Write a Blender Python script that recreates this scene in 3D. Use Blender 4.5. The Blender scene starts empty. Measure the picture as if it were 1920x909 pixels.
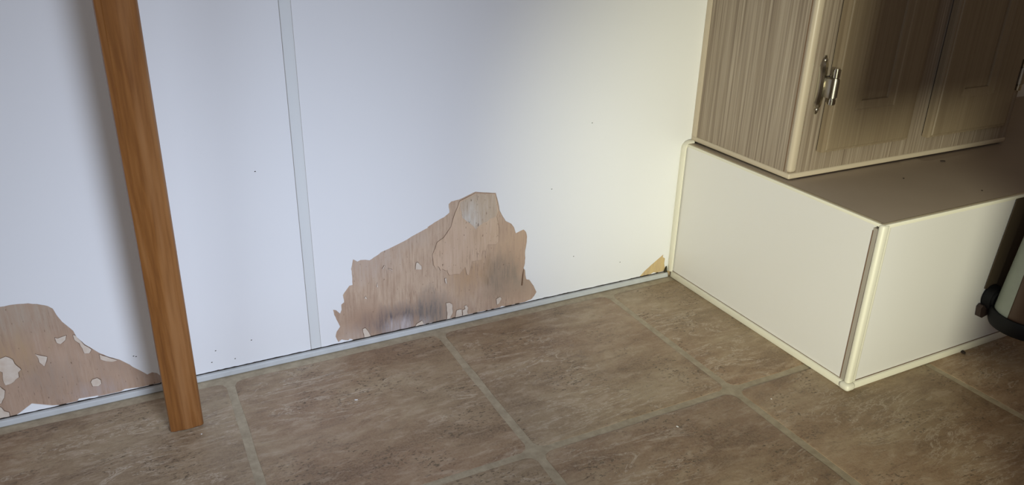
import bpy, bmesh, math, random
from mathutils import Vector, Matrix
from mathutils.geometry import tessellate_polygon
random.seed(7)
S = bpy.context.scene
COL = S.collection
# ---------------------------------------------------------------- camera
cam = bpy.data.cameras.new('camera'); camo = bpy.data.objects.new('camera', cam); COL.objects.link(camo)
camo.location = (0.00209, -1.05931, 0.65097)
camo.rotation_euler = (1.15794, -0.02193, -0.46983)
cam.sensor_width = 36; cam.lens = 1457.1/1920*36; cam.clip_start = .01
S.camera = camo
# ---------------------------------------------------------------- world and light
S.view_settings.view_transform = 'Standard'; S.view_settings.look = 'None'
S.view_settings.gamma = 1; S.view_settings.use_curve_mapping = False
S.view_settings.exposure = 0.0
wd = bpy.data.worlds.new('world'); S.world = wd; wd.use_nodes = True
bg = wd.node_tree.nodes['Background']; bg.inputs[0].default_value = (.85, .62, .40, 1); bg.inputs[1].default_value = .115
def aim(o, tgt):
    o.rotation_euler = (Vector(tgt)-o.location).to_track_quat('-Z', 'Y').to_euler()
def area(name, loc, tgt, sx, sy, power, col):
    l = bpy.data.lights.new(name, 'AREA'); l.shape = 'RECTANGLE'; l.size = sx; l.size_y = sy; l.energy = power; l.color = col
    o = bpy.data.objects.new(name, l); COL.objects.link(o); o.location = loc; aim(o, tgt); return o
def spot(name, loc, tgt, power, col, cone, blend, rad):
    l = bpy.data.lights.new(name, 'SPOT'); l.energy = power; l.color = col; l.spot_size = math.radians(cone); l.spot_blend = blend; l.shadow_soft_size = rad
    o = bpy.data.objects.new(name, l); COL.objects.link(o); o.location = loc; aim(o, tgt); return o
spot('window_daylight', (.55, -2.5, 1.35), (.14, 0, .06), 282, (.70, .80, 1), 27, .75, .36)
area('cool_fill', (-1.5, -1.9, 1.3), (.1, -.1, .1), .8, .6, 10, (.72, .82, 1))  # added fill lamp, no known window; lifts the post's shadow and the floor
spot('floor_torch', (-.3, -1.9, .36), (1.01, -.2, .25), 142, (1, 1, .77), 33, 1, .025)
CENTRE = [(279.1,4.3),(273.2,7.9),(271.9,11.3),(267.5,13.3),(265.1,11.0),(254.8,15.2),(249.3,11.8),(245.6,23.0),(247.7,30.9),(253.7,38.7),(250.4,48.7),(246.1,61.3),(244.9,70.6),(249.6,68.7),(255.3,61.7),(258.0,67.6),(258.2,76.6),(262.8,79.7),(261.7,92.2),(267.0,99.1),(272.6,106.0),(277.8,106.6),(278.0,121.0),(277.3,133.9),(281.2,149.1),(287.5,144.1),(292.7,145.8),(300.0,144.9),(306.6,142.7),(318.0,148.1),(325.8,153.0),(345.7,158.9),(364.3,165.1),(379.9,171.9),(403.6,180.7),(401.5,181.0),(414.2,187.7),(430.2,193.8),(439.8,200.2),(438.7,214.6),(443.2,218.4),(456.0,219.6),(465.7,222.4),(475.5,225.7),(485.3,228.7),(498.4,225.6),(515.1,222.3),(521.0,221.5),(523.7,211.4),(526.4,201.3),(528.2,190.3),(532.7,181.4),(539.8,169.4),(550.4,162.7),(555.8,155.0),(559.3,144.2),(565.7,146.5),(573.7,148.6),(578.3,143.5),(581.0,133.6),(580.0,119.9),(577.8,104.6),(579.0,93.8),(578.9,98.1),(578.4,85.9),(576.0,75.6),(578.8,72.4),(580.0,62.3),(582.2,53.7),(587.8,51.6),(592.7,44.3),(597.6,36.8),(603.3,24.5),(599.2,18.0),(591.1,10.5),(588.4,7.3)]
LEFT = [(-259.9,58.6),(-243.7,116.9),(-220.4,155.7),(-195.4,168.8),(-172.6,169.7),(-157.4,169.7),(-142.2,168.0),(-129.1,163.0),(-121.8,159.3),(-117.1,154.5),(-114.9,145.3),(-110.5,133.7),(-104.2,123.7),(-100.4,117.5),(-98.1,107.2),(-91.1,94.5),(-82.7,84.7),(-75.6,76.2),(-65.0,67.3),(-53.9,60.3),(-46.3,52.6),(-37.2,42.0),(-29.4,34.1),(-24.0,27.9),(-17.3,29.6),(-11.3,26.8),(-7.5,21.0),(-8.3,3.3)]
RIGHT = [(824.1,6.9),(825.4,9.6),(833.7,17.7),(849.7,29.3),(863.9,38.3),(876.1,46.3),(876.0,40.0),(881.1,37.0),(880.8,26.2),(883.1,16.9),(884.4,19.6),(887.8,14.9),(889.6,0.6)]
VENEER = [(457.6,216.5),(485.3,226.4),(519.3,220.1),(522.9,208.3),(526.6,189.8),(524.4,184.4),(523.3,179.1),(527.6,158.1),(527.5,134.5),(522.3,130.6),(507.7,132.6),(503.5,121.5),(498.4,123.6),(495.9,107.9),(479.7,107.5),(479.2,106.7),(477.2,96.8),(472.9,83.3),(469.6,86.3),(466.7,99.7),(462.8,96.2),(456.9,88.8),(448.6,90.5),(438.6,90.5),(435.4,98.3),(426.4,104.3),(423.9,100.9),(419.2,110.7),(415.8,105.5),(411.2,114.8),(409.9,132.5),(418.3,152.3),(429.6,158.4),(442.8,175.7),(449.4,197.1)]
CAP = [(458.4,214.5),(485.3,225.1),(518.2,219.0),(521.2,208.6),(524.0,188.5),(522.4,180.2),(515.7,178.7),(510.6,178.2),(505.6,173.4),(498.8,172.9),(490.5,168.5),(485.5,163.2),(480.5,171.0),(474.7,176.9),(462.4,187.0),(459.2,202.0)]
FLAKES = [[(432.1,40.2),(438.0,40.3),(443.0,36.0),(443.7,19.9),(440.3,13.5),(437.6,5.1),(433.4,5.3),(434.1,22.1)],[(451.1,22.6),(460.0,22.4),(460.8,6.0),(447.9,5.4)],[(461.7,20.2),(466.9,21.8),(465.2,27.5),(468.6,28.5),(472.0,23.3),(470.3,15.6),(472.0,7.0),(462.5,6.5)],[(524.8,27.8),(531.9,30.4),(534.7,26.5),(530.3,18.4),(525.8,16.6)],[(382.3,123.9),(384.8,124.1),(390.9,116.3),(390.8,110.4),(380.7,112.4)],[(326.2,124.1),(327.7,123.5),(330.7,128.1),(329.5,129.0)],[(335.6,123.2),(335.9,121.9),(341.8,117.8),(342.2,119.3)],[(315.4,94.6),(316.9,101.7),(318.4,94.0)],[(294.9,79.2),(297.3,82.8),(299.6,77.0)],[(430.5,86.5),(433.2,86.0),(434.4,75.5),(431.7,77.7)],[(-122.7,112.2),(-119.7,110.4),(-114.6,111.7),(-109.5,112.6),(-111.5,106.2),(-118.2,101.4),(-121.8,104.0)],[(-148.8,93.8),(-143.1,90.1),(-136.5,86.6),(-138.4,80.6),(-142.3,73.3),(-146.6,80.6),(-146.6,87.1)],[(-196.7,98.3),(-187.7,96.9),(-181.1,98.8),(-174.6,92.4),(-173.6,85.7),(-169.5,78.1),(-168.4,75.6),(-172.3,72.3),(-173.0,64.9),(-183.2,57.9),(-189.7,57.1),(-190.8,65.5),(-189.0,77.0),(-199.7,84.2)],[(-93.9,34.8),(-91.6,38.2),(-85.4,39.2),(-81.8,34.8),(-81.9,29.1),(-85.9,26.0),(-92.6,27.5)],[(-204.4,61.8),(-196.0,56.8),(-192.0,49.5),(-194.9,39.3),(-199.6,31.8),(-210.9,30.7)],[(-215.3,9.7),(-205.0,28.9),(-200.9,25.5),(-199.0,19.3),(-194.2,15.5),(-194.6,9.6)],[(-101.8,111.3),(-99.2,110.1),(-94.4,99.7),(-91.4,92.9),(-84.4,84.5),(-87.9,79.4),(-93.6,80.6),(-94.7,88.9),(-96.6,97.0),(-101.3,103.2)],[(-76.5,74.8),(-65.2,66.0),(-56.6,60.1),(-62.8,59.3),(-69.4,61.7),(-76.8,66.9)],[(289.6,25.8),(293.4,26.6),(299.1,16.6),(301.8,9.9),(291.0,10.0)],[(376.6,8.3),(380.0,13.7),(389.1,17.7),(392.2,9.9),(383.2,9.4)]]
REMNANTS = [[(-188.8,7.8),(-167.0,21.5),(-144.9,11.8),(-132.0,8.6),(-135.9,5.7)],[(-114.6,10.4),(-112.4,13.0),(-88.5,11.2),(-90.6,8.8)],[(-60.3,10.0),(-55.5,12.1),(-37.7,10.1),(-42.5,8.4)],[(850.5,8.6),(854.0,11.2),(857.7,12.1),(863.5,10.0),(863.7,7.8)],[(532.3,9.7),(535.8,11.6),(543.1,9.1),(541.4,6.7)],[(579.9,9.2),(587.3,11.3),(592.9,11.9),(596.7,9.2)]]
SLITS = [[(41.0,7.0),(48.2,9.3),(62.0,8.4),(61.6,5.6),(40.6,4.2)],[(62.0,8.7),(69.2,10.3),(74.9,9.2),(69.0,8.8)],[(90.2,8.5),(99.9,9.6),(110.6,8.8),(99.8,8.5)],[(116.0,8.5),(121.6,9.7),(129.4,8.2),(121.4,8.2)],[(139.8,8.5),(151.0,9.2),(173.5,8.5),(185.9,6.0),(174.6,6.9),(150.9,7.8)],[(576.5,76.4),(576.0,63.1),(574.8,43.4),(572.6,43.9),(574.2,63.5)]]
DEBRIS = [[(196.2,6.0),(198.9,7.9),(205.3,7.0),(205.0,4.3)],[(210.3,5.6),(213.0,7.2),(215.6,6.1),(214.7,4.0)],[(220.1,5.4),(222.2,8.2),(226.7,6.7),(229.8,4.8),(224.6,4.7)],[(880.2,8.4),(885.4,20.4),(887.7,7.0),(891.6,2.2),(883.7,2.7)],[(220.0,6.5),(223.1,7.9),(228.8,5.5),(222.8,4.3)]]
MARKS = [(69.7,42.5),(120.9,47.9),(62.3,24.8),(94.8,22.6),(-36.3,61.4),(-33.3,59.9),(777.1,48.9),(624.8,213.2),(153.8,305.9),(675.7,79.9),(696.8,319.0)]# ---------------------------------------------------------------- mesh helpers
def link(name, bm, mats, parent=None, smooth=False):
    bmesh.ops.recalc_face_normals(bm, faces=bm.faces)
    me = bpy.data.meshes.new(name); bm.to_mesh(me); bm.free()
    for m in (mats if isinstance(mats, (list, tuple)) else [mats]): me.materials.append(m)
    if smooth:
        for p in me.polygons: p.use_smooth = True
        try: me.set_sharp_from_angle(angle=math.radians(35))
        except Exception: pass
    o = bpy.data.objects.new(name, me); COL.objects.link(o)
    if parent: o.parent = parent
    return o
def tag(o, label=None, cat=None, group=None, kind=None):
    if label: o['label'] = label
    if cat: o['category'] = cat
    if group: o['group'] = group
    if kind: o['kind'] = kind
    return o
def empty(name, loc=(0, 0, 0)):
    o = bpy.data.objects.new(name, None); COL.objects.link(o); o.location = loc; o.empty_display_size = .05; return o
def under(o, root):
    # keep world coordinates: the part's geometry is shifted by the root's location
    o.data.transform(Matrix.Translation(-root.location)); o.parent = root; return o
def box(bm, a, b, bev=0, seg=2, mi=0):
    vs = [bm.verts.new((x, y, z)) for x in (a[0], b[0]) for y in (a[1], b[1]) for z in (a[2], b[2])]
    fs = [bm.faces.new([vs[i] for i in q]) for q in ((0,1,3,2),(4,6,7,5),(0,4,5,1),(2,3,7,6),(0,2,6,4),(1,5,7,3))]
    for f_ in fs: f_.material_index = mi
    if bev:
        es = list({e for f_ in fs for e in f_.edges})
        bmesh.ops.bevel(bm, geom=es, offset=bev, segments=seg, affect='EDGES', profile=.5)
def boxo(name, a, b, mat, parent=None, bev=0, seg=2, root=None):
    bm = bmesh.new(); box(bm, a, b, bev, seg); o = link(name, bm, mat, None, bev > 0)
    if root is not None: under(o, root)
    elif parent is not None: o.parent = parent
    return o
def plate(name, pts, y0, y1, mats, parent=None, side=0):
    """outline in millimetres on the wall plane (x, z), extruded from y0 to y1"""
    bm = bmesh.new(); n = len(pts)
    a_ = [bm.verts.new((x/1000, y0, z/1000)) for x, z in pts]; b_ = [bm.verts.new((x/1000, y1, z/1000)) for x, z in pts]
    for i, j, k in tessellate_polygon([[Vector((x, z, 0)) for x, z in pts]]):
        for r in (a_, b_):
            try: bm.faces.new([r[i], r[j], r[k]])
            except ValueError: pass
    for i in range(n):
        j = (i+1) % n
        q = bm.faces.new([a_[i], a_[j], b_[j], b_[i]]); q.material_index = side
    o = link(name, bm, mats)
    if parent is not None: o.parent = parent
    return o
def smoothpts(pts, j=.5, n=2):
    """subdivide an outline and roughen it slightly"""
    r = []
    for i, (x, z) in enumerate(pts):
        x2, z2 = pts[(i+1) % len(pts)]
        d = math.hypot(x2-x, z2-z); k = max(1, min(n, int(d/4)))
        for q in range(k):
            t = q/k; a = j if q else 0
            r.append((x+(x2-x)*t+random.uniform(-a, a), z+(z2-z)*t+random.uniform(-a, a)))
    return r
def sweep(bm, path, prof, up):
    """sweep closed profile (list of (a,b)) along a path; a along side vector, b along normal"""
    rings = []
    for i, p in enumerate(path):
        p = Vector(p); t = (Vector(path[min(i+1, len(path)-1)])-Vector(path[max(i-1, 0)])).normalized()
        u = Vector(up[i] if isinstance(up, list) else up); s = t.cross(u).normalized(); u = s.cross(t).normalized()
        rings.append([bm.verts.new(p+s*a+u*b) for a, b in prof])
    for r0, r1 in zip(rings, rings[1:]):
        for k in range(len(prof)):
            j = (k+1) % len(prof); bm.faces.new([r0[k], r0[j], r1[j], r1[k]])
    bm.faces.new(rings[0]); bm.faces.new(rings[-1][::-1])
def grow(pts, d):
    """outline moved outward by d millimetres"""
    a = sum(p[0]*q[1]-q[0]*p[1] for p, q in zip(pts, pts[1:]+pts[:1])); sg = 1 if a > 0 else -1; r = []; n = len(pts)
    for i in range(n):
        (ax, az), (bx_, bz), (cx, cz) = pts[i-1], pts[i], pts[(i+1) % n]
        t = Vector((cx-ax, cz-az)); t = t.normalized() if t.length > 0 else t
        k = random.uniform(.4, 1.3)*d*sg; r.append((bx_+t.y*k, bz-t.x*k))
    return r
# ---------------------------------------------------------------- material helpers
def mat(name, col, rough=.5, metal=0, spec=.5, coat=0):
    m = bpy.data.materials.new(name); m.use_nodes = True
    b = m.node_tree.nodes['Principled BSDF']
    b.inputs['Base Color'].default_value = (*col, 1); b.inputs['Roughness'].default_value = rough
    b.inputs['Metallic'].default_value = metal; b.inputs['Specular IOR Level'].default_value = spec
    b.inputs['Coat Weight'].default_value = coat
    return m
class NT:
    def __init__(s, m):
        s.m = m; s.t = m.node_tree; s.b = s.t.nodes['Principled BSDF']; s.tc = s.t.nodes.new('ShaderNodeTexCoord')
        s.obj = s.tc.outputs['Object']
    def lk(s, a, b): s.t.links.new(a, b)
    def mapp(s, scale=(1, 1, 1), loc=(0, 0, 0), rot=(0, 0, 0), src=None):
        n = s.t.nodes.new('ShaderNodeMapping'); n.inputs['Scale'].default_value = scale; n.inputs['Location'].default_value = loc; n.inputs['Rotation'].default_value = rot
        s.lk(src or s.obj, n.inputs[0]); return n.outputs[0]
    def noise(s, v, scale, det=4, rough=.5, dist=0):
        n = s.t.nodes.new('ShaderNodeTexNoise'); n.inputs['Scale'].default_value = scale; n.inputs['Detail'].default_value = det
        n.inputs['Roughness'].default_value = rough; n.inputs['Distortion'].default_value = dist; s.lk(v, n.inputs['Vector']); return n.outputs['Fac']
    def ramp(s, f, stops):
        n = s.t.nodes.new('ShaderNodeValToRGB'); e = n.color_ramp.elements
        while len(e) < len(stops): e.new(.5)
        for i, (p, c) in enumerate(stops): e[i].position = p; e[i].color = (*c, 1) if len(c) == 3 else c
        s.lk(f, n.inputs[0]); return n.outputs[0]
    def rr(s, f, a, b, c=0, d=1):
        n = s.t.nodes.new('ShaderNodeMapRange'); n.inputs[1].default_value = a; n.inputs[2].default_value = b; n.inputs[3].default_value = c; n.inputs[4].default_value = d
        s.lk(f, n.inputs[0]); return n.outputs[0]
    def mix(s, f, a, b, mode='MIX'):
        n = s.t.nodes.new('ShaderNodeMix'); n.data_type = 'RGBA'; n.blend_type = mode
        for v, k in ((f, 0), (a, 6), (b, 7)):
            if hasattr(v, 'links') or hasattr(v, 'is_linked'): s.lk(v, n.inputs[k])
            elif k == 0: n.inputs[0].default_value = v
            else: n.inputs[k].default_value = (*v, 1)
        return n.outputs[2]
    def math(s, op, a, b=0):
        n = s.t.nodes.new('ShaderNodeMath'); n.operation = op
        for i, v in enumerate((a, b)):
            if hasattr(v, 'is_linked'): s.lk(v, n.inputs[i])
            else: n.inputs[i].default_value = v
        return n.outputs[0]
    def ellipse(s, cx, cz, rx, rz, nz, amt=.35, soft=.5, p3=(0, 2)):
        """soft blot mask around a point of the surface"""
        sp = s.t.nodes.new('ShaderNodeSeparateXYZ'); s.lk(s.obj, sp.inputs[0])
        dx = s.math('MULTIPLY', s.math('SUBTRACT', sp.outputs[p3[0]], cx), 1/rx); dz = s.math('MULTIPLY', s.math('SUBTRACT', sp.outputs[p3[1]], cz), 1/rz)
        d = s.math('SQRT', s.math('ADD', s.math('MULTIPLY', dx, dx), s.math('MULTIPLY', dz, dz)))
        d = s.math('ADD', d, s.math('MULTIPLY', s.math('SUBTRACT', nz, .5), amt*4))
        return s.rr(d, 1+soft/2, 1-soft/2)
    def color(s, c): s.lk(c, s.b.inputs['Base Color'])
    def bump(s, h, st, dist=.001):
        n = s.t.nodes.new('ShaderNodeBump'); n.inputs['Strength'].default_value = st; n.inputs['Distance'].default_value = dist
        s.lk(h, n.inputs['Height']); s.lk(n.outputs[0], s.b.inputs['Normal'])
# ---- wall film
M_film = mat('wall_film', (.80, .80, .79), .32, spec=.45); n = NT(M_film)
f_ = n.noise(n.mapp((1, 1, .35)), 3, 3); n.color(n.mix(f_, (.77, .775, .775), (.83, .825, .81)))
n.bump(n.noise(n.mapp((1, 1, .5)), 14, 3), .06, .002)
M_batten = mat('batten_film', (.75, .77, .755), .42)
M_torn = mat('torn_paper', (.86, .86, .85), .7)
M_edge = mat('dark_torn_edge', (.16, .09, .05), .9)
# ---- bare plywood
def ply(name, a, b, c, stains):
    m = mat(name, a, .82, spec=.2); n = NT(m)
    g = n.noise(n.mapp((260, 260, 22)), 1, 7, .68); blot = n.noise(n.obj, 9, 4, .55); fine = n.noise(n.mapp((400, 400, 60)), 1, 3)
    col = n.mix(n.rr(blot, .35, .65), a, b)
    col = n.mix(n.rr(g, .52, .75, 0, .45), col, c)
    col = n.mix(n.rr(g, .48, .28, 0, .35), col, (.24, .155, .095))
    nz = n.noise(n.mapp((1, 1, .28)), 60, 7, .7)
    for cx, cz, rx, rz, cc, k in stains:
        e = n.ellipse(cx, cz, rx, rz, nz, .75, 1.1); e = n.math('MULTIPLY', e, n.rr(g, .38, .58, k*.35, k)); col = n.mix(e, col, cc)
    st_ = n.math('MULTIPLY', n.rr(n.noise(n.mapp((420, 420, 38)), 1, 3, .6), .60, .68), n.rr(n.noise(n.obj, 17, 3), .46, .62)); col = n.mix(n.math('MULTIPLY', st_, .55), col, (.15, .09, .06))
    sp = n.noise(n.mapp((1, 1, .45)), 330, 2, .5)
    col = n.mix(n.rr(sp, .68, .74, 0, .7), col, (.13, .08, .05))
    n.color(col); n.bump(n.math('ADD', g, fine), .35, .0006); return m
tan, tan2, pale = (.47, .33, .235), (.385, .26, .18), (.54, .44, .35)
STAINS = [(.44, .13, .17, .11, (.61, .465, .335), .75), (.55, .10, .05, .07, (.50, .33, .20), .6), (.345, .028, .052, .022, (.15, .125, .125), .95), (.405, .03, .03, .03, (.17, .15, .135), .85), (.352, .014, .022, .014, (.52, .45, .43), .95), (.392, .012, .012, .01, (.47, .40, .36), .6), (.275, .012, .02, .02, (.5, .4, .33), .6),
          (.535, .07, .03, .035, (.25, .2, .15), .85), (.575, .045, .02, .02, (.34, .27, .2), .6), (.47, .085, .03, .03, (.45, .27, .13), .6), (.31, .14, .04, .03, (.47, .38, .32), .6), (.35, .17, .05, .02, (.47, .38, .31), .5),
          (.295, .045, .025, .02, (.33, .2, .13), .55),
          (-.17, .15, .07, .03, (.42, .35, .27), .6), (-.09, .02, .03, .012, (.43, .35, .32), .6), (-.14, .055, .03, .03, (.31, .235, .18), .5), (.0, .03, .025, .018, (.5, .42, .38), .6), (-.05, .07, .03, .04, (.37, .26, .19), .6), (-.2, .1, .05, .03, (.44, .29, .15), .6),
          (.86, .02, .05, .03, (.62, .47, .22), .9)]
M_ply = ply('bare_plywood', tan, tan2, pale, STAINS)
M_veneer = ply('pale_veneer', (.62, .455, .33), (.56, .40, .27), (.70, .56, .44), [(.5, .2, .06, .03, (.62, .47, .32), .7)])
M_cap = ply('whitened_veneer', (.55, .45, .34), (.50, .38, .27), (.66, .60, .52), [(.472, .17, .02, .03, (.66, .63, .57), .85)])
M_flake = mat('paper_residue', (.66, .55, .43), .8); n = NT(M_flake); n.color(n.mix(n.noise(n.obj, 120, 4), (.55, .42, .31), (.74, .67, .57)))
M_rim = mat('brown_stain_rim', (.17, .095, .055), .9)
M_slit = mat('dark_gap', (.035, .028, .022), .95, spec=.1)
M_grime = mat('grime', (.05, .045, .03), .95, spec=.1)
M_alu = mat('grey_aluminium_strip', (.50, .51, .50), .6, 0); n = NT(M_alu); n.color(n.mix(n.noise(n.obj, 60, 3), (.43, .44, .42), (.56, .57, .56)))
# ---- floor
M_grout = mat('grout', (.22, .19, .14), .65); n = NT(M_grout)
n.color(n.mix(n.rr(n.noise(n.obj, 60, 7, .7), .35, .65), (.33, .27, .18), (.46, .385, .265))); n.bump(n.noise(n.obj, 500, 3), .3, .0005)
M_tile = mat('stone_tile', (.2, .14, .09), .42, spec=.4); n = NT(M_tile)
oi = n.t.nodes.new('ShaderNodeObjectInfo'); geo = n.t.nodes.new('ShaderNodeNewGeometry')
cmb = n.t.nodes.new('ShaderNodeCombineXYZ'); n.lk(n.math('MULTIPLY', oi.outputs['Random'], 37), cmb.inputs[2])
va = n.t.nodes.new('ShaderNodeVectorMath'); va.operation = 'ADD'; n.lk(geo.outputs['Position'], va.inputs[0]); n.lk(cmb.outputs[0], va.inputs[1]); V = va.outputs[0]
c1 = n.noise(n.mapp((5, 9, 1), rot=(0, 0, .12), src=V), 1.5, 8, .68, .35)
c2 = n.noise(n.mapp((11, 30, 1), rot=(0, 0, .12), src=V), 2.2, 9, .74, .4)
c3 = n.noise(V, 2.3, 2, .5)
col = n.ramp(c1, [(.36, (.175, .10, .055)), (.46, (.28, .175, .10)), (.54, (.35, .24, .145)), (.64, (.44, .33, .21))])
col = n.mix(n.rr(c3, .45, .62, 0, .45), col, (.30, .245, .155))
col = n.mix(n.rr(c3, .48, .34, 0, .35), col, (.31, .175, .115))
col = n.mix(n.rr(c2, .52, .64, 0, .6), col, (.52, .41, .30))
col = n.mix(n.rr(c2, .47, .34, 0, .7), col, (.14, .085, .052))
vein = n.noise(n.mapp((5, 20, 1), rot=(0, 0, -.10), src=V), 1.2, 9, .68, 1.2)
vm = n.math('ABSOLUTE', n.math('SUBTRACT', vein, .5)); col = n.mix(n.math('MULTIPLY', n.rr(vm, .012, 0, 0, .9), n.rr(n.noise(V, 5, 3), .48, .58)), col, (.62, .53, .42))
pit = n.noise(n.mapp((1, 1.7, 1), src=V), 170, 4, .65); pm = n.math('MULTIPLY', n.rr(pit, .57, .61), n.rr(n.noise(V, 15, 4), .47, .60))
col = n.mix(n.math('MULTIPLY', pm, .85), col, (.055, .035, .02))
grain = n.noise(V, 330, 5, .7); col = n.mix(n.rr(grain, .35, .65, 0, .45), col, (.45, .34, .215)); n.color(col)
n.bump(n.math('SUBTRACT', n.math('ADD', n.math('MULTIPLY', c2, 2.2), n.math('MULTIPLY', grain, .5)), pm), .45, .0013)
n.lk(n.rr(c2, .3, .7, .38, .55), n.b.inputs['Roughness'])
# ---- box
M_boxs = mat('box_laminate', (.74, .72, .69), .38); M_ivory = mat('ivory_trim', (.76, .73, .60), .42); M_greys = mat('grey_slot', (.36, .32, .27), .6)
M_lid = mat('lid_laminate', (.36, .29, .22), .5); n = NT(M_lid); n.color(n.mix(n.noise(n.obj, 7, 4), (.33, .265, .20), (.41, .335, .26)))
M_lidedge = mat('lid_edge', (.55, .46, .31), .6); n = NT(M_lidedge); n.color(n.mix(n.noise(n.mapp((1, 1, 1)), 220, 4), (.42, .34, .22), (.62, .54, .38)))
# ---- cupboard
def lam(name, d, m_, l, rough, k):
    mm = mat(name, m_, rough, spec=.35); n = NT(mm)
    a = n.noise(n.mapp((260, 260, 3.0)), 1, 4, .6); b = n.noise(n.mapp((90, 90, 1.6)), 1, 3, .5)
    col = n.ramp(a, [(.3, d), (.5, m_), (.72, l)]); col = n.mix(n.rr(b, .5, .8, 0, k), col, l); col = n.mix(n.rr(b, .45, .25, 0, k), col, d)
    n.color(col); n.bump(a, .15, .0003); return mm
M_lam = lam('streaked_laminate', (.17, .125, .09), (.285, .225, .165), (.45, .38, .30), .5, .6)
M_door = lam('door_foil', (.23, .172, .11), (.265, .203, .13), (.305, .24, .16), .38, .5)
M_beige = mat('beige_edging', (.52, .44, .33), .4)
M_chrome = mat('chrome', (.62, .60, .52), .16, 1); M_nickel = mat('brushed_nickel', (.45, .42, .36), .35, 1); M_dark = mat('dark_recess', (.02, .015, .01), .9)
# ---- timber leg
M_wood = mat('varnished_wood', (.33, .155, .05), .38, spec=.45, coat=.15); n = NT(M_wood)
a = n.noise(n.mapp((230, 230, 3.5)), 1, 5, .6, .2); b = n.noise(n.mapp((55, 55, 1.2)), 1, 3, .5)
col = n.ramp(a, [(.30, (.185, .068, .016)), (.5, (.245, .095, .022)), (.72, (.30, .125, .033))]); col = n.mix(n.rr(b, .5, .66, 0, .6), col, (.36, .175, .065)); col = n.mix(n.rr(b, .45, .25, 0, .5), col, (.17, .065, .016))
n.color(col); n.bump(a, .15, .0004)
M_endgrain = mat('worn_end_grain', (.15, .07, .035), .8)
# ---- canister etc.
M_cbrown = mat('canister_brown', (.075, .038, .02), .45); M_cpale = mat('canister_pale', (.42, .47, .40), .45); n = NT(M_cpale); n.color(n.mix(n.noise(n.obj, 40, 4), (.27, .30, .25), (.36, .40, .34)))
M_black = mat('black_plastic', (.006, .006, .007), .55, spec=.2); M_tab = mat('brown_plastic', (.04, .024, .018), .6); M_shadow_band = mat('shadow_band_brown', (.075, .055, .034), .7, spec=.2)
M_crumb = mat('dark_crumb', (.03, .018, .012), .9); M_wcrumb = mat('white_crumb', (.8, .78, .74), .8)

# ---------------------------------------------------------------- floor
T0, TY, TS, G = .0806, -.0237, .33, .0112
bm = bmesh.new(); box(bm, (-1.9, -2.9, -.03), (2.7, .02, -.0012)); floor = link('floor', bm, M_grout); tag(floor, 'brown stone-look tiled floor with raised olive grout lines', kind='structure')
def tile(x0, x1, y0, y1):
    """one tile: slightly uneven outline, soft edge that dips to the grout"""
    bm = bmesh.new(); n = 7; out = []
    cs = [(x0, y0), (x1, y0), (x1, y1), (x0, y1)]
    for k in range(4):
        (ax, ay), (bx, by) = cs[k], cs[(k+1) % 4]
        for i in range(n):
            t = i/n; j = .0009
            if i == 0: 
                continue
            out.append((ax+(bx-ax)*t+random.uniform(-j, j), ay+(by-ay)*t+random.uniform(-j, j)))
        # rounded corner
        cx, cy = bx, by; px, py = (ax-bx), (ay-by); L = math.hypot(px, py); (dx, dy) = cs[(k+2) % 4]; qx, qy = dx-bx, dy-by; L2 = math.hypot(qx, qy)
        r = .012; p = (cx+px/L*r, cy+py/L*r); q = (cx+qx/L2*r, cy+qy/L2*r); m_ = ((p[0]+q[0]+cx*1.2)/3.2, (p[1]+q[1]+cy*1.2)/3.2)
        out += [p, m_, q]
    mx, my = (x0+x1)/2, (y0+y1)/2
    rings = []
    for off, z in ((0, -.0022), (.0006, -.0008), (.0035, 0)):
        rings.append([bm.verts.new((x-math.copysign(min(off, abs(x-mx)), x-mx), y-math.copysign(min(off, abs(y-my)), y-my), z)) for x, y in out])
    for a_, b_ in zip(rings, rings[1:]):
        for k in range(len(out)):
            j = (k+1) % len(out); bm.faces.new([a_[k], a_[j], b_[j], b_[k]])
    bm.faces.new(rings[-1]); o = link('floor_tile', bm, M_tile, floor, True)
for i in range(-5, 8):
    for j in range(0, 8):
        x0 = T0+i*TS+G/2; y1 = TY-j*TS-(0 if j == 0 else G/2)
        tile(x0, x0+TS-G, TY-(j+1)*TS+G/2, y1)

# ---------------------------------------------------------------- wall
bm = bmesh.new(); box(bm, (-1.9, 0, -.03), (2.7, .03, 2.2)); wall = link('wall_back', bm, M_ply); tag(wall, 'white film-covered plywood wall with torn bare patches along the floor', kind='structure')
XB0, XB1, FT = 206.5, 221.6, -.0009
ZB = 9.6      # bottom edge of the film, just over the strip
def bottomline(x0, x1, step=9, j=.5):
    r = []; x = x0
    while x < x1-step*.5:
        r.append((x, ZB+random.uniform(-j, j))); x += step
    return r
def clip_run(pts):
    """patch outline between its two crossings of the film's bottom edge (counted left to right)"""
    return pts
def crossing(p, q, z):
    t = (z-p[1])/(q[1]-p[1]); return (p[0]+(q[0]-p[0])*t, z)
def arch(pts):
    """trim an outline to the part above ZB"""
    k = [i for i, p in enumerate(pts) if p[1] > ZB]; a, b = k[0], k[-1]; r = list(pts[a:b+1])
    if a > 0: r.insert(0, crossing(pts[a-1], pts[a], ZB))
    else: r.insert(0, (pts[a][0], ZB))
    if b < len(pts)-1: r.append(crossing(pts[b], pts[b+1], ZB))
    else: r.append((pts[b][0], ZB))
    return r
aL, aC, aR = arch(LEFT), arch(CENTRE), arch(RIGHT)
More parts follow.
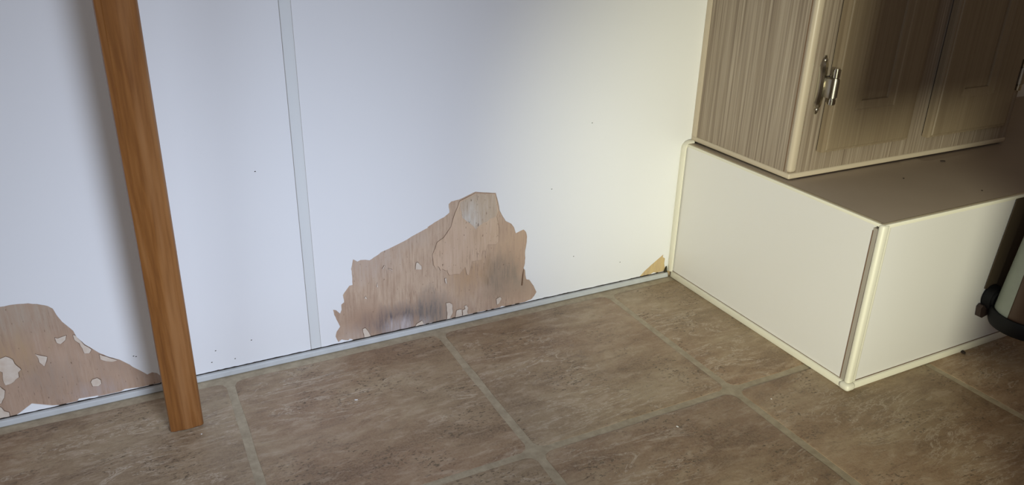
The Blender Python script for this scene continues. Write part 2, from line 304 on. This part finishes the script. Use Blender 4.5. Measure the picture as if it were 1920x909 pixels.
def film(name, x0, x1, arches, z1=2190):
    o = [(x0, ZB)]; x = x0
    for a_ in arches:
        o += bottomline(x+6, a_[0][0]-4); o += smoothpts(a_, .35, 3); x = a_[-1][0]
    o += bottomline(x+6, x1-4); o += [(x1, ZB), (x1, z1), (x0, z1)]
    return plate(name, o, -.0002, FT, [M_film, M_torn], wall, 1)
film('wall_film', -1900, XB0-.5, [aL])
film('wall_film', XB1+.5, 2690, [aC, aR])
bm = bmesh.new(); box(bm, (XB0/1000, -.0022, .0102), (XB1/1000, 0, 2.19), .0008, 2); link('seam_batten', bm, M_batten, wall, True)
for x in (XB0, XB1):
    bm = bmesh.new(); box(bm, (x/1000-.0004, -.0012, .0102), (x/1000+.0004, 0, 2.19)); link('seam_line', bm, M_greys, wall)
vp = smoothpts(VENEER, .5, 2); plate('stain_rim', grow(vp, .55), -.0001, -.00025, [M_rim, M_rim], wall, 1); plate('veneer_layer', vp, -.0002, -.0006, [M_veneer, M_edge], wall, 1)
plate('veneer_layer', smoothpts(CAP, .6, 3), -.0006, -.0009, [M_cap, M_veneer], wall, 1)
for p in FLAKES:
    q_ = smoothpts(p, .45, 4); plate('stain_rim', grow(q_, .65), -.00015, -.00035, [M_rim, M_rim], wall, 1); plate('paper_residue', q_, -.0003, -.0009, [M_flake, M_edge], wall, 1)
for p in REMNANTS: plate('film_scrap', p, -.0001, -.001, [M_torn, M_torn], wall, 1)
for p in SLITS: plate('torn_slit', p, -.0002, -.0011, [M_edge, M_edge], wall, 0)
for x, z in MARKS:
    bm = bmesh.new(); bmesh.ops.create_icosphere(bm, subdivisions=1, radius=.0011)
    bmesh.ops.transform(bm, matrix=Matrix.Translation((x/1000, FT, z/1000)) @ Matrix.Diagonal((1.1, .3, .7, 1)), verts=bm.verts); link('speck', bm, M_grime, wall)
# bottom strip
base = empty('baseboard_back'); base['kind'] = 'structure'; base['label'] = 'thin grey metal strip along the foot of the white wall'
bm = bmesh.new(); sweep(bm, [(-1.9, 0, 0), (0.887, 0, 0)], [(0, 0), (.0075, 0), (.0078, .001), (.0068, .0062), (.0058, .0078), (.004, .0082), (0, .0082)], (0, 0, 1)); link('metal_strip', bm, M_alu, base, False)
bm = bmesh.new(); x = -1.9; top = []
while x < .887: top.append((x, .0094+random.choice((0, 0, .0001, .0006, .0003))+random.uniform(-.0002, .0002))); x += .006
va_ = [[bm.verts.new((x, y, z)) for x, z in top] for y in (-.0014,)]; vb_ = [bm.verts.new((x, -.0014, .0078)) for x, z in top]; vc_ = [bm.verts.new((x, 0, z)) for x, z in top]
for i in range(len(top)-1):
    bm.faces.new([va_[0][i], va_[0][i+1], vb_[i+1], vb_[i]]); bm.faces.new([va_[0][i], va_[0][i+1], vc_[i+1], vc_[i]])
link('grime_line', bm, M_slit, base)
for p in DEBRIS: plate('grime_clump', p, -.001, -.004, [M_grime, M_grime], base, 1)

# ---------------------------------------------------------------- boxed ledge (wheel housing)
XB, YB, HB, XE = .8951, -.4271, .2627, 1.95
bx = empty('boxed_ledge', (XB, YB, 0)); tag(bx, 'low white boxed-in ledge with ivory edge trims under the cupboard', 'ledge')
boxo('side_panel', (XB, YB+.0145, .012), (XB+.012, -.001, HB-.003), M_boxs, root=bx)
boxo('front_panel', (XB+.010, YB+.0005, .012), (XE, YB+.012, HB-.003), M_boxs, root=bx)
boxo('core', (XB+.013, YB+.014, .001), (XE, -.001, HB-.006), M_dark, root=bx)
boxo('lid', (XB+.002, YB+.002, HB-.004), (XE, -.001, HB), M_lid, root=bx, bev=.001)
boxo('lid_edge', (XB+.0015, YB+.008, HB-.002), (XB+.0075, -.001, HB+.0006), M_lidedge, root=bx, bev=.0008)
boxo('lid_edge', (XB+.0015, YB+.0015, HB-.002), (XE, YB+.0065, HB+.0006), M_lidedge, root=bx, bev=.0008)
boxo('top_trim', (XB-.0006, YB+.004, HB-.0045), (XB+.003, -.001, HB+.0003), M_ivory, root=bx, bev=.0008)
boxo('top_trim', (XB+.004, YB-.0006, HB-.0055), (XE, YB+.003, HB+.0003), M_ivory, root=bx, bev=.0008)
boxo('grey_slot', (XB-.0004, YB+.0075, .012), (XB+.011, YB+.0145, HB-.008), M_greys, root=bx)
boxo('slot_line', (XB-.0008, YB+.0138, .013), (XB+.001, YB+.0150, HB-.012), M_edge, root=bx)
boxo('corner_post', (XB-.0022, YB-.0022, .010), (XB+.011, YB+.0075, HB+.0002), M_ivory, root=bx, bev=.0038, seg=4)
boxo('corner_post_lip', (XB+.010, YB-.0008, .012), (XB+.0145, YB+.004, HB-.005), M_ivory, root=bx, bev=.0006)
boxo('floor_trim', (XB-.004, YB+.008, 0), (XB+.006, -.009, .0118), M_ivory, root=bx, bev=.0016)
boxo('floor_trim', (XB+.009, YB-.004, 0), (XE, YB+.006, .0118), M_ivory, root=bx, bev=.0016)
boxo('corner_cap', (XB-.0075, YB-.0075, 0), (XB+.011, YB+.011, .0122), M_ivory, root=bx, bev=.0052, seg=4)
for a_, b_ in (((XB-.0005, YB+.014, .0116), (XB+.001, -.01, .0125)), ((XB+.012, YB-.0005, .0116), (XE, YB+.001, .0125))):
    boxo('joint_line', a_, b_, M_edge, root=bx)
# cove strip against the wall, turning over the top
bm = bmesh.new(); path = [(XB-.0045, -.0065, .012), (XB-.0045, -.0065, .05), (XB-.0045, -.0065, HB-.012)]; ups = [(-1, 0, 0)]*3
for k in range(1, 8):
    t = k/7*math.pi/2; path.append((XB-.0045+.014*(1-math.cos(t)), -.0065, HB-.010+.013*math.sin(t))); ups.append((-math.cos(t), 0, math.sin(t)))
path.append((XB+.0146, -.0065, HB+.003)); ups.append((0, 0, 1))
sweep(bm, path, [(-.0058, -.0025), (.0058, -.0025), (.0056, .0008), (.0030, .0022), (-.0030, .0022), (-.0056, .0008)], ups); under(link('wall_cove', bm, M_ivory, None, True), bx)

# ---------------------------------------------------------------- cupboard
XC, YC, XR, ZT = .9112, -.2361, 1.448, 1.0
ZC = HB+.0028
cb = empty('cupboard', (XC, YC, HB)); tag(cb, 'taupe streaked-laminate cupboard with two panelled doors standing on the ledge', 'cupboard')
boxo('plinth', (XC+.004, YC+.006, HB+.0005), (XR-.004, -.002, ZC+.003), M_dark, root=cb)
boxo('side_panel', (XC, YC+.006, ZC+.009), (XC+.016, -.014, ZT), M_lam, root=cb)
boxo('side_panel', (XR-.016, YC+.006, ZC+.009), (XR, -.002, ZT), M_lam, root=cb)
boxo('top_panel', (XC, YC, ZT), (XR, -.002, ZT+.016), M_lam, root=cb)
boxo('back_edging', (XC-.0012, -.0135, ZC+.008), (XC+.016, -.001, ZT), M_beige, root=cb, bev=.001)
boxo('base_edging', (XC-.0014, YC-.0014, ZC), (XR, -.001, ZC+.0092), M_beige, root=cb, bev=.0025, seg=3)
boxo('corner_post', (XC-.0006, YC-.0006, ZC+.0095), (XC+.015, YC+.011, ZT), M_beige, root=cb, bev=.0055, seg=5)
boxo('corner_seam', (XC-.0003, YC+.0108, ZC+.0095), (XC+.001, YC+.0122, ZT), M_edge, root=cb)
boxo('front_rail', (XC+.014, YC, ZC+.009), (XR, YC+.016, .345), M_lam, root=cb)
boxo('front_stile', (XC+.014, YC, .345), (.972, YC+.016, ZT), M_lam, root=cb)
boxo('front_stile', (1.138, YC, .345), (1.222, YC+.016, ZT), M_lam, root=cb)
boxo('front_stile', (1.392, YC, .345), (XR, YC+.016, ZT), M_lam, root=cb)
def door(x0, x1, z0, z1, px0, px1, pz0, parent):
    """overlay door: rounded slab, moulded frame and sunk centre panel"""
    yb, yf = YC-.0015, YC-.0185
    bm = bmesh.new(); pz1 = z1-(pz0-z0)
    def ring(a, b, c, d, y): return [bm.verts.new(v) for v in ((a, y, c), (b, y, c), (b, y, d), (a, y, d))]
    def at(o_, y): return ring(x0+o_, x1-o_, z0+o_, z1-o_, y)
    def pn(o_, y): return ring(px0-o_, px1+o_, pz0-o_, pz1+o_, y)
    R = [at(.002, yb), at(0, yb-.0015), at(0, yf+.006), at(.0014, yf+.0022), at(.0045, yf+.0018), at(.0055, yf+.0004), at(.0075, yf),
         pn(.0145, yf), pn(.0125, yf+.0012), pn(.004, yf+.0022), pn(.0008, yf+.0026), pn(.0002, yf+.0062), pn(-.0006, yf+.0060)]
    for a_, b_ in zip(R, R[1:]):
        for k in range(4):
            j = (k+1) % 4; bm.faces.new([a_[k], a_[j], b_[j], b_[k]])
    bm.faces.new(R[0]); bm.faces.new(R[-1]); return under(link('door', bm, M_door, None, False), cb)
d1 = door(.9575, 1.150, .3065, .94, 1.022, 1.081, .384, cb); d2 = door(1.204, 1.409, .3035, .94, 1.2685, 1.331, .382, cb)
for o_, x in ((d1, .9603), (d2, 1.2068)):
    g_ = boxo('door_gap', (x, YC-.0016, .308), (x+.012, YC+.0005, .938), M_dark, root=cb); g_.parent = None; g_.parent = cb
def hinge(x, z, sgn, door_o):
    """semi-concealed hinge: shaped back plate on the stile, barrel beside the door edge"""
    L = .044; n_ = 24
    bm = bmesh.new(); pts = []
    for k in range(n_+1):
        t = -1+2*k/n_; wv = .0078 if abs(t) < .66 else .0078*max(.5, 1-2.2*(abs(t)-.66)) ; 
        if abs(t) > .96: wv *= .55
        pts.append((t*L, wv))
    yb = YC-.0003
    rows = []
    for t, wv in pts:
        h = .0026+.0050*max(0, 1-(t/.036)**2)**.5
        rows.append([bm.verts.new((x-wv, yb, z+t)), bm.verts.new((x-wv*.8, yb-h*.7, z+t)), bm.verts.new((x-wv*.25, yb-h, z+t)), bm.verts.new((x+wv*.4, yb-h*.55, z+t)), bm.verts.new((x+wv, yb-h*.35, z+t)), bm.verts.new((x+wv, yb, z+t))])
    for a_, b_ in zip(rows, rows[1:]):
        for k in range(5): bm.faces.new([a_[k], a_[k+1], b_[k+1], b_[k]])
    bm.faces.new(rows[0]); bm.faces.new(rows[-1])
    hp = under(link('hinge', bm, M_chrome, None, True), cb)
    def cyl(name, cx, cy, z0, z1, r, m_, axis='z'):
        b = bmesh.new(); bmesh.ops.create_cone(b, cap_ends=True, segments=20, radius1=r, radius2=r, depth=z1-z0)
        bmesh.ops.bevel(b, geom=[e for e in b.edges if e.calc_face_angle(0) > 1], offset=r*.2, segments=2, affect='EDGES')
        bmesh.ops.transform(b, matrix=Matrix.Translation((cx, cy, (z0+z1)/2)), verts=b.verts); o_ = link(name, b, m_, None, True)
        o_.data.transform(Matrix.Translation(-cb.location)); o_.parent = hp; return o_
    cx, cy = x+sgn*.0112, YC-.0165
    cyl('barrel_end', cx, cy, z+.0125, z+.0265, .0058, M_chrome); cyl('barrel', cx, cy, z-.0175, z+.0122, .0066, M_nickel); cyl('barrel_end', cx, cy, z-.0275, z-.0178, .0058, M_chrome)
    b = bmesh.new(); box(b, (min(x, cx), YC-.0195, z-.017), (max(x, cx), YC-.003, z+.012), .0015, 2); o_ = link('hinge_leaf', b, M_nickel, None, True); o_.data.transform(Matrix.Translation(-cb.location)); o_.parent = hp
    for dz in (-.037, .037):
        b = bmesh.new(); bmesh.ops.create_uvsphere(b, u_segments=12, v_segments=6, radius=.0034)
        bmesh.ops.transform(b, matrix=Matrix.Translation((x, YC-.003, z+dz)) @ Matrix.Diagonal((1, .5, 1, 1)), verts=b.verts); o_ = link('screw', b, M_nickel, None, True); o_.data.transform(Matrix.Translation(-cb.location)); o_.parent = hp
hinge(.9435, .4105, 1, d1); hinge(1.4265, .3950, -1, d2)

# ---------------------------------------------------------------- timber leg
lean = Vector((.0051, -.0575, 1)).normalized()
leg = empty('timber_post', (.0135, -.1156, 0)); tag(leg, 'varnished orange-brown wooden post leaning up from the tiled floor before the white wall', 'post')
bm = bmesh.new(); w_ = .0417; prof = []
front = [(0, .0035), (.0012, .0008), (.0045, -.0006), (.0072, -.0008), (.0085, .0001), (.014, -.0014), (.021, -.0022), (.028, -.0016), (.0345, -.0002), (.036, -.0009), (.039, -.0004), (.0412, .0018), (w_, .0045)]
prof = [(-.0073+a_, -.1156+b_) for a_, b_ in front]+[(-.0073+w_, -.1156+.020), (-.0073, -.1156+.020)]
zs = [0, .0015, .004, .05]+[.1*k for k in range(1, 11)]
rings = []
for i, z in enumerate(zs):
    r = []
    for k, (a_, b_) in enumerate(prof):
        c = (.0012 if i == 0 else 0)
        cx, cy = .0135, -.106
        dx, dy = a_-cx, b_-cy; f2 = 1-c/.02
        zz = z+(random.uniform(0, .0009) if i == 0 else 0)
        r.append(bm.verts.new((cx+dx*f2+lean.x/lean.z*zz, cy+dy*f2+lean.y/lean.z*zz, zz)))
    rings.append(r)
for i, (r0, r1) in enumerate(zip(rings, rings[1:])):
    for k in range(len(prof)):
        j = (k+1) % len(prof); q = bm.faces.new([r0[k], r0[j], r1[j], r1[k]]); q.material_index = 1 if i == 0 else 0
q = bm.faces.new(rings[0]); q.material_index = 1; bm.faces.new(rings[-1])
under(link('shaft', bm, [M_wood, M_endgrain], None, True), leg)

# ---------------------------------------------------------------- shadow-band strip, bracket and canister at the right end of the ledge
def quad_plate(name, pts, y0, y1, m_, root):
    o = plate(name, pts, y0, y1, [m_, m_]); return under(o, root)
st = empty('shadow_band', (1.19, YB-.004, 0)); tag(st, 'dark brown strip standing in for the shadow band on the white ledge front behind the canister', 'strip')
quad_plate('shadow_band_sheet', [(1170, 110), (1250, 100), (1250, 258.5), (1185, 258.5)], YB-.0008, YB-.0025, M_shadow_band, st)  # dark sheet put in as the shadow band on the ledge front
CX, CY, CZ, CR = 1.203, -.489, .064, .0535
br = empty('hoop_bracket', (CX, CY, CZ)); tag(br, 'black plastic hoop bracket clipped to the white ledge front', 'bracket')
bm = bmesh.new(); N = 56; prof = [(CR, 0), (CR+.0015, .004), (CR+.002, .021), (CR, .0245), (CR-.003, .0245), (CR-.003, 0)]
rings = []
for k in range(N):
    t = 2*math.pi*k/N; rings.append([bm.verts.new((CX+r*math.cos(t), CY+r*math.sin(t), CZ+z)) for r, z in prof])
for k in range(N):
    a_, b_ = rings[k], rings[(k+1) % N]
    for i in range(len(prof)): j = (i+1) % len(prof); bm.faces.new([a_[i], a_[j], b_[j], b_[i]])
under(link('hoop', bm, M_black, None, True), br)
bm = bmesh.new(); bmesh.ops.create_cone(bm, cap_ends=True, segments=28, radius1=.0215, radius2=.019, depth=.018); bmesh.ops.bevel(bm, geom=[e for e in bm.edges if e.calc_face_angle(0) > 1], offset=.003, segments=3, affect='EDGES')
bmesh.ops.transform(bm, matrix=Matrix.Translation((1.188, YB-.0098, .094)) @ Matrix.Rotation(math.pi/2, 4, 'X'), verts=bm.verts); under(link('clip', bm, M_black, None, True), br)
quad_plate('tab', [(1167, 84), (1163, 80), (1166, 64), (1172, 61), (1196, 66), (1206, 84)], YB-.0008, YB-.009, M_tab, br)
cn = empty('canister', (CX, CY, CZ)); tag(cn, 'tapered canister, pale grey-green and brown, held in the black hoop', 'canister')
def conepart(name, t0, t1, m_, dr=0, cap=False):
    bm = bmesh.new(); n_ = max(6, int(abs(t1-t0)/6)); H = [(0, .0485), (.02, .0495), (.05, .0465), (.19, .034), (.195, .031)]
    tl = (.010, .010)
    rows = [[bm.verts.new((CX+tl[0]*h+(r+dr)*math.cos(math.radians(t0+(t1-t0)*k/n_)), CY+tl[1]*h+(r+dr)*math.sin(math.radians(t0+(t1-t0)*k/n_)), CZ+.001+h)) for k in range(n_+(0 if cap else 1))] for h, r in H]
    for a_, b_ in zip(rows, rows[1:]):
        m2 = len(a_)
        for k in range(m2 if cap else m2-1): j = (k+1) % m2; bm.faces.new([a_[k], a_[j], b_[j], b_[k]])
    if cap: bm.faces.new(rows[0]); bm.faces.new(rows[-1])
    return under(link(name, bm, m_, None, True), cn)
conepart('body', 0, 360, M_cbrown, 0, True); conepart('pale_panel', 84, 172, M_cpale, .0006)

# ---------------------------------------------------------------- added blocker behind the camera (unseen; shades the cupboard doors from the torch)
sb = empty('shade_blocker', (.6, -1.57, 0)); tag(sb, 'added brown light blocker on four legs, unseen, shading the cupboard doors', 'shade_blocker')
boxo('body', (.082, -1.75, .3545), (1.1, -1.4, .60), M_lam, root=sb, bev=.003)
for x in (.215, 1.05):  # wide left leg placed to cast shade on the ledge's right end
    for y in (-1.71, -1.425): boxo('shade_blocker_leg', (x-.025, y-.02, 0), (x+.09 if x < 1 else x+.02, y+.02, .3535), M_lam, root=sb, bev=.003)

# ---------------------------------------------------------------- crumbs
def crumb(name, x, y, z, r, m_, label, grp, long_=1.6):
    bm = bmesh.new(); bmesh.ops.create_icosphere(bm, subdivisions=2, radius=r)
    for v in bm.verts: v.co *= random.uniform(.8, 1.15)
    bmesh.ops.transform(bm, matrix=Matrix.Rotation(random.uniform(0, 3), 4, 'Z') @ Matrix.Diagonal((long_, 1, .6, 1)), verts=bm.verts)
    zm = min(v.co.z for v in bm.verts); o = link(name, bm, m_, None, True); o.location = (x, y, z-zm); tag(o, label, 'crumb', grp)
crumb('dark_crumb', 1.2357, -.266, HB, .0022, M_crumb, 'dark elongated crumb on the ledge top, nearest the cupboard', 'dark crumbs on the ledge top', 2.2)
crumb('dark_crumb', 1.0931, -.3014, HB, .0013, M_crumb, 'small dark crumb on the ledge top, leftmost of the three', 'dark crumbs on the ledge top', 1.2)
crumb('dark_crumb', 1.156, -.3908, HB+.0001, .0013, M_crumb, 'small dark crumb near the front edge of the ledge top', 'dark crumbs on the ledge top', 1.2)
crumb('dark_crumb', 1.152, -.4345, 0, .0032, M_crumb, 'dark crumb on the floor against the ledge front trim', 'dark crumbs on the floor')
crumb('white_crumb', .0288, -.1348, 0, .0009, M_wcrumb, 'tiny white crumb on the floor by the foot of the post', 'white crumbs on the floor', 1.1)
crumb('white_crumb', .234, -.1465, 0, .0012, M_wcrumb, 'tiny white curl on the large middle-left tile', 'white crumbs on the floor', 2.2)
crumb('white_crumb', .6104, -.3915, 0, .0011, M_wcrumb, 'tiny white crumb on the tile below the centre grout crossing', 'white crumbs on the floor', 2)
crumb('white_crumb', .7753, -.3975, 0, .0010, M_wcrumb, 'tiny white crumb on the tile beside the ledge corner', 'white crumbs on the floor', 1.2)
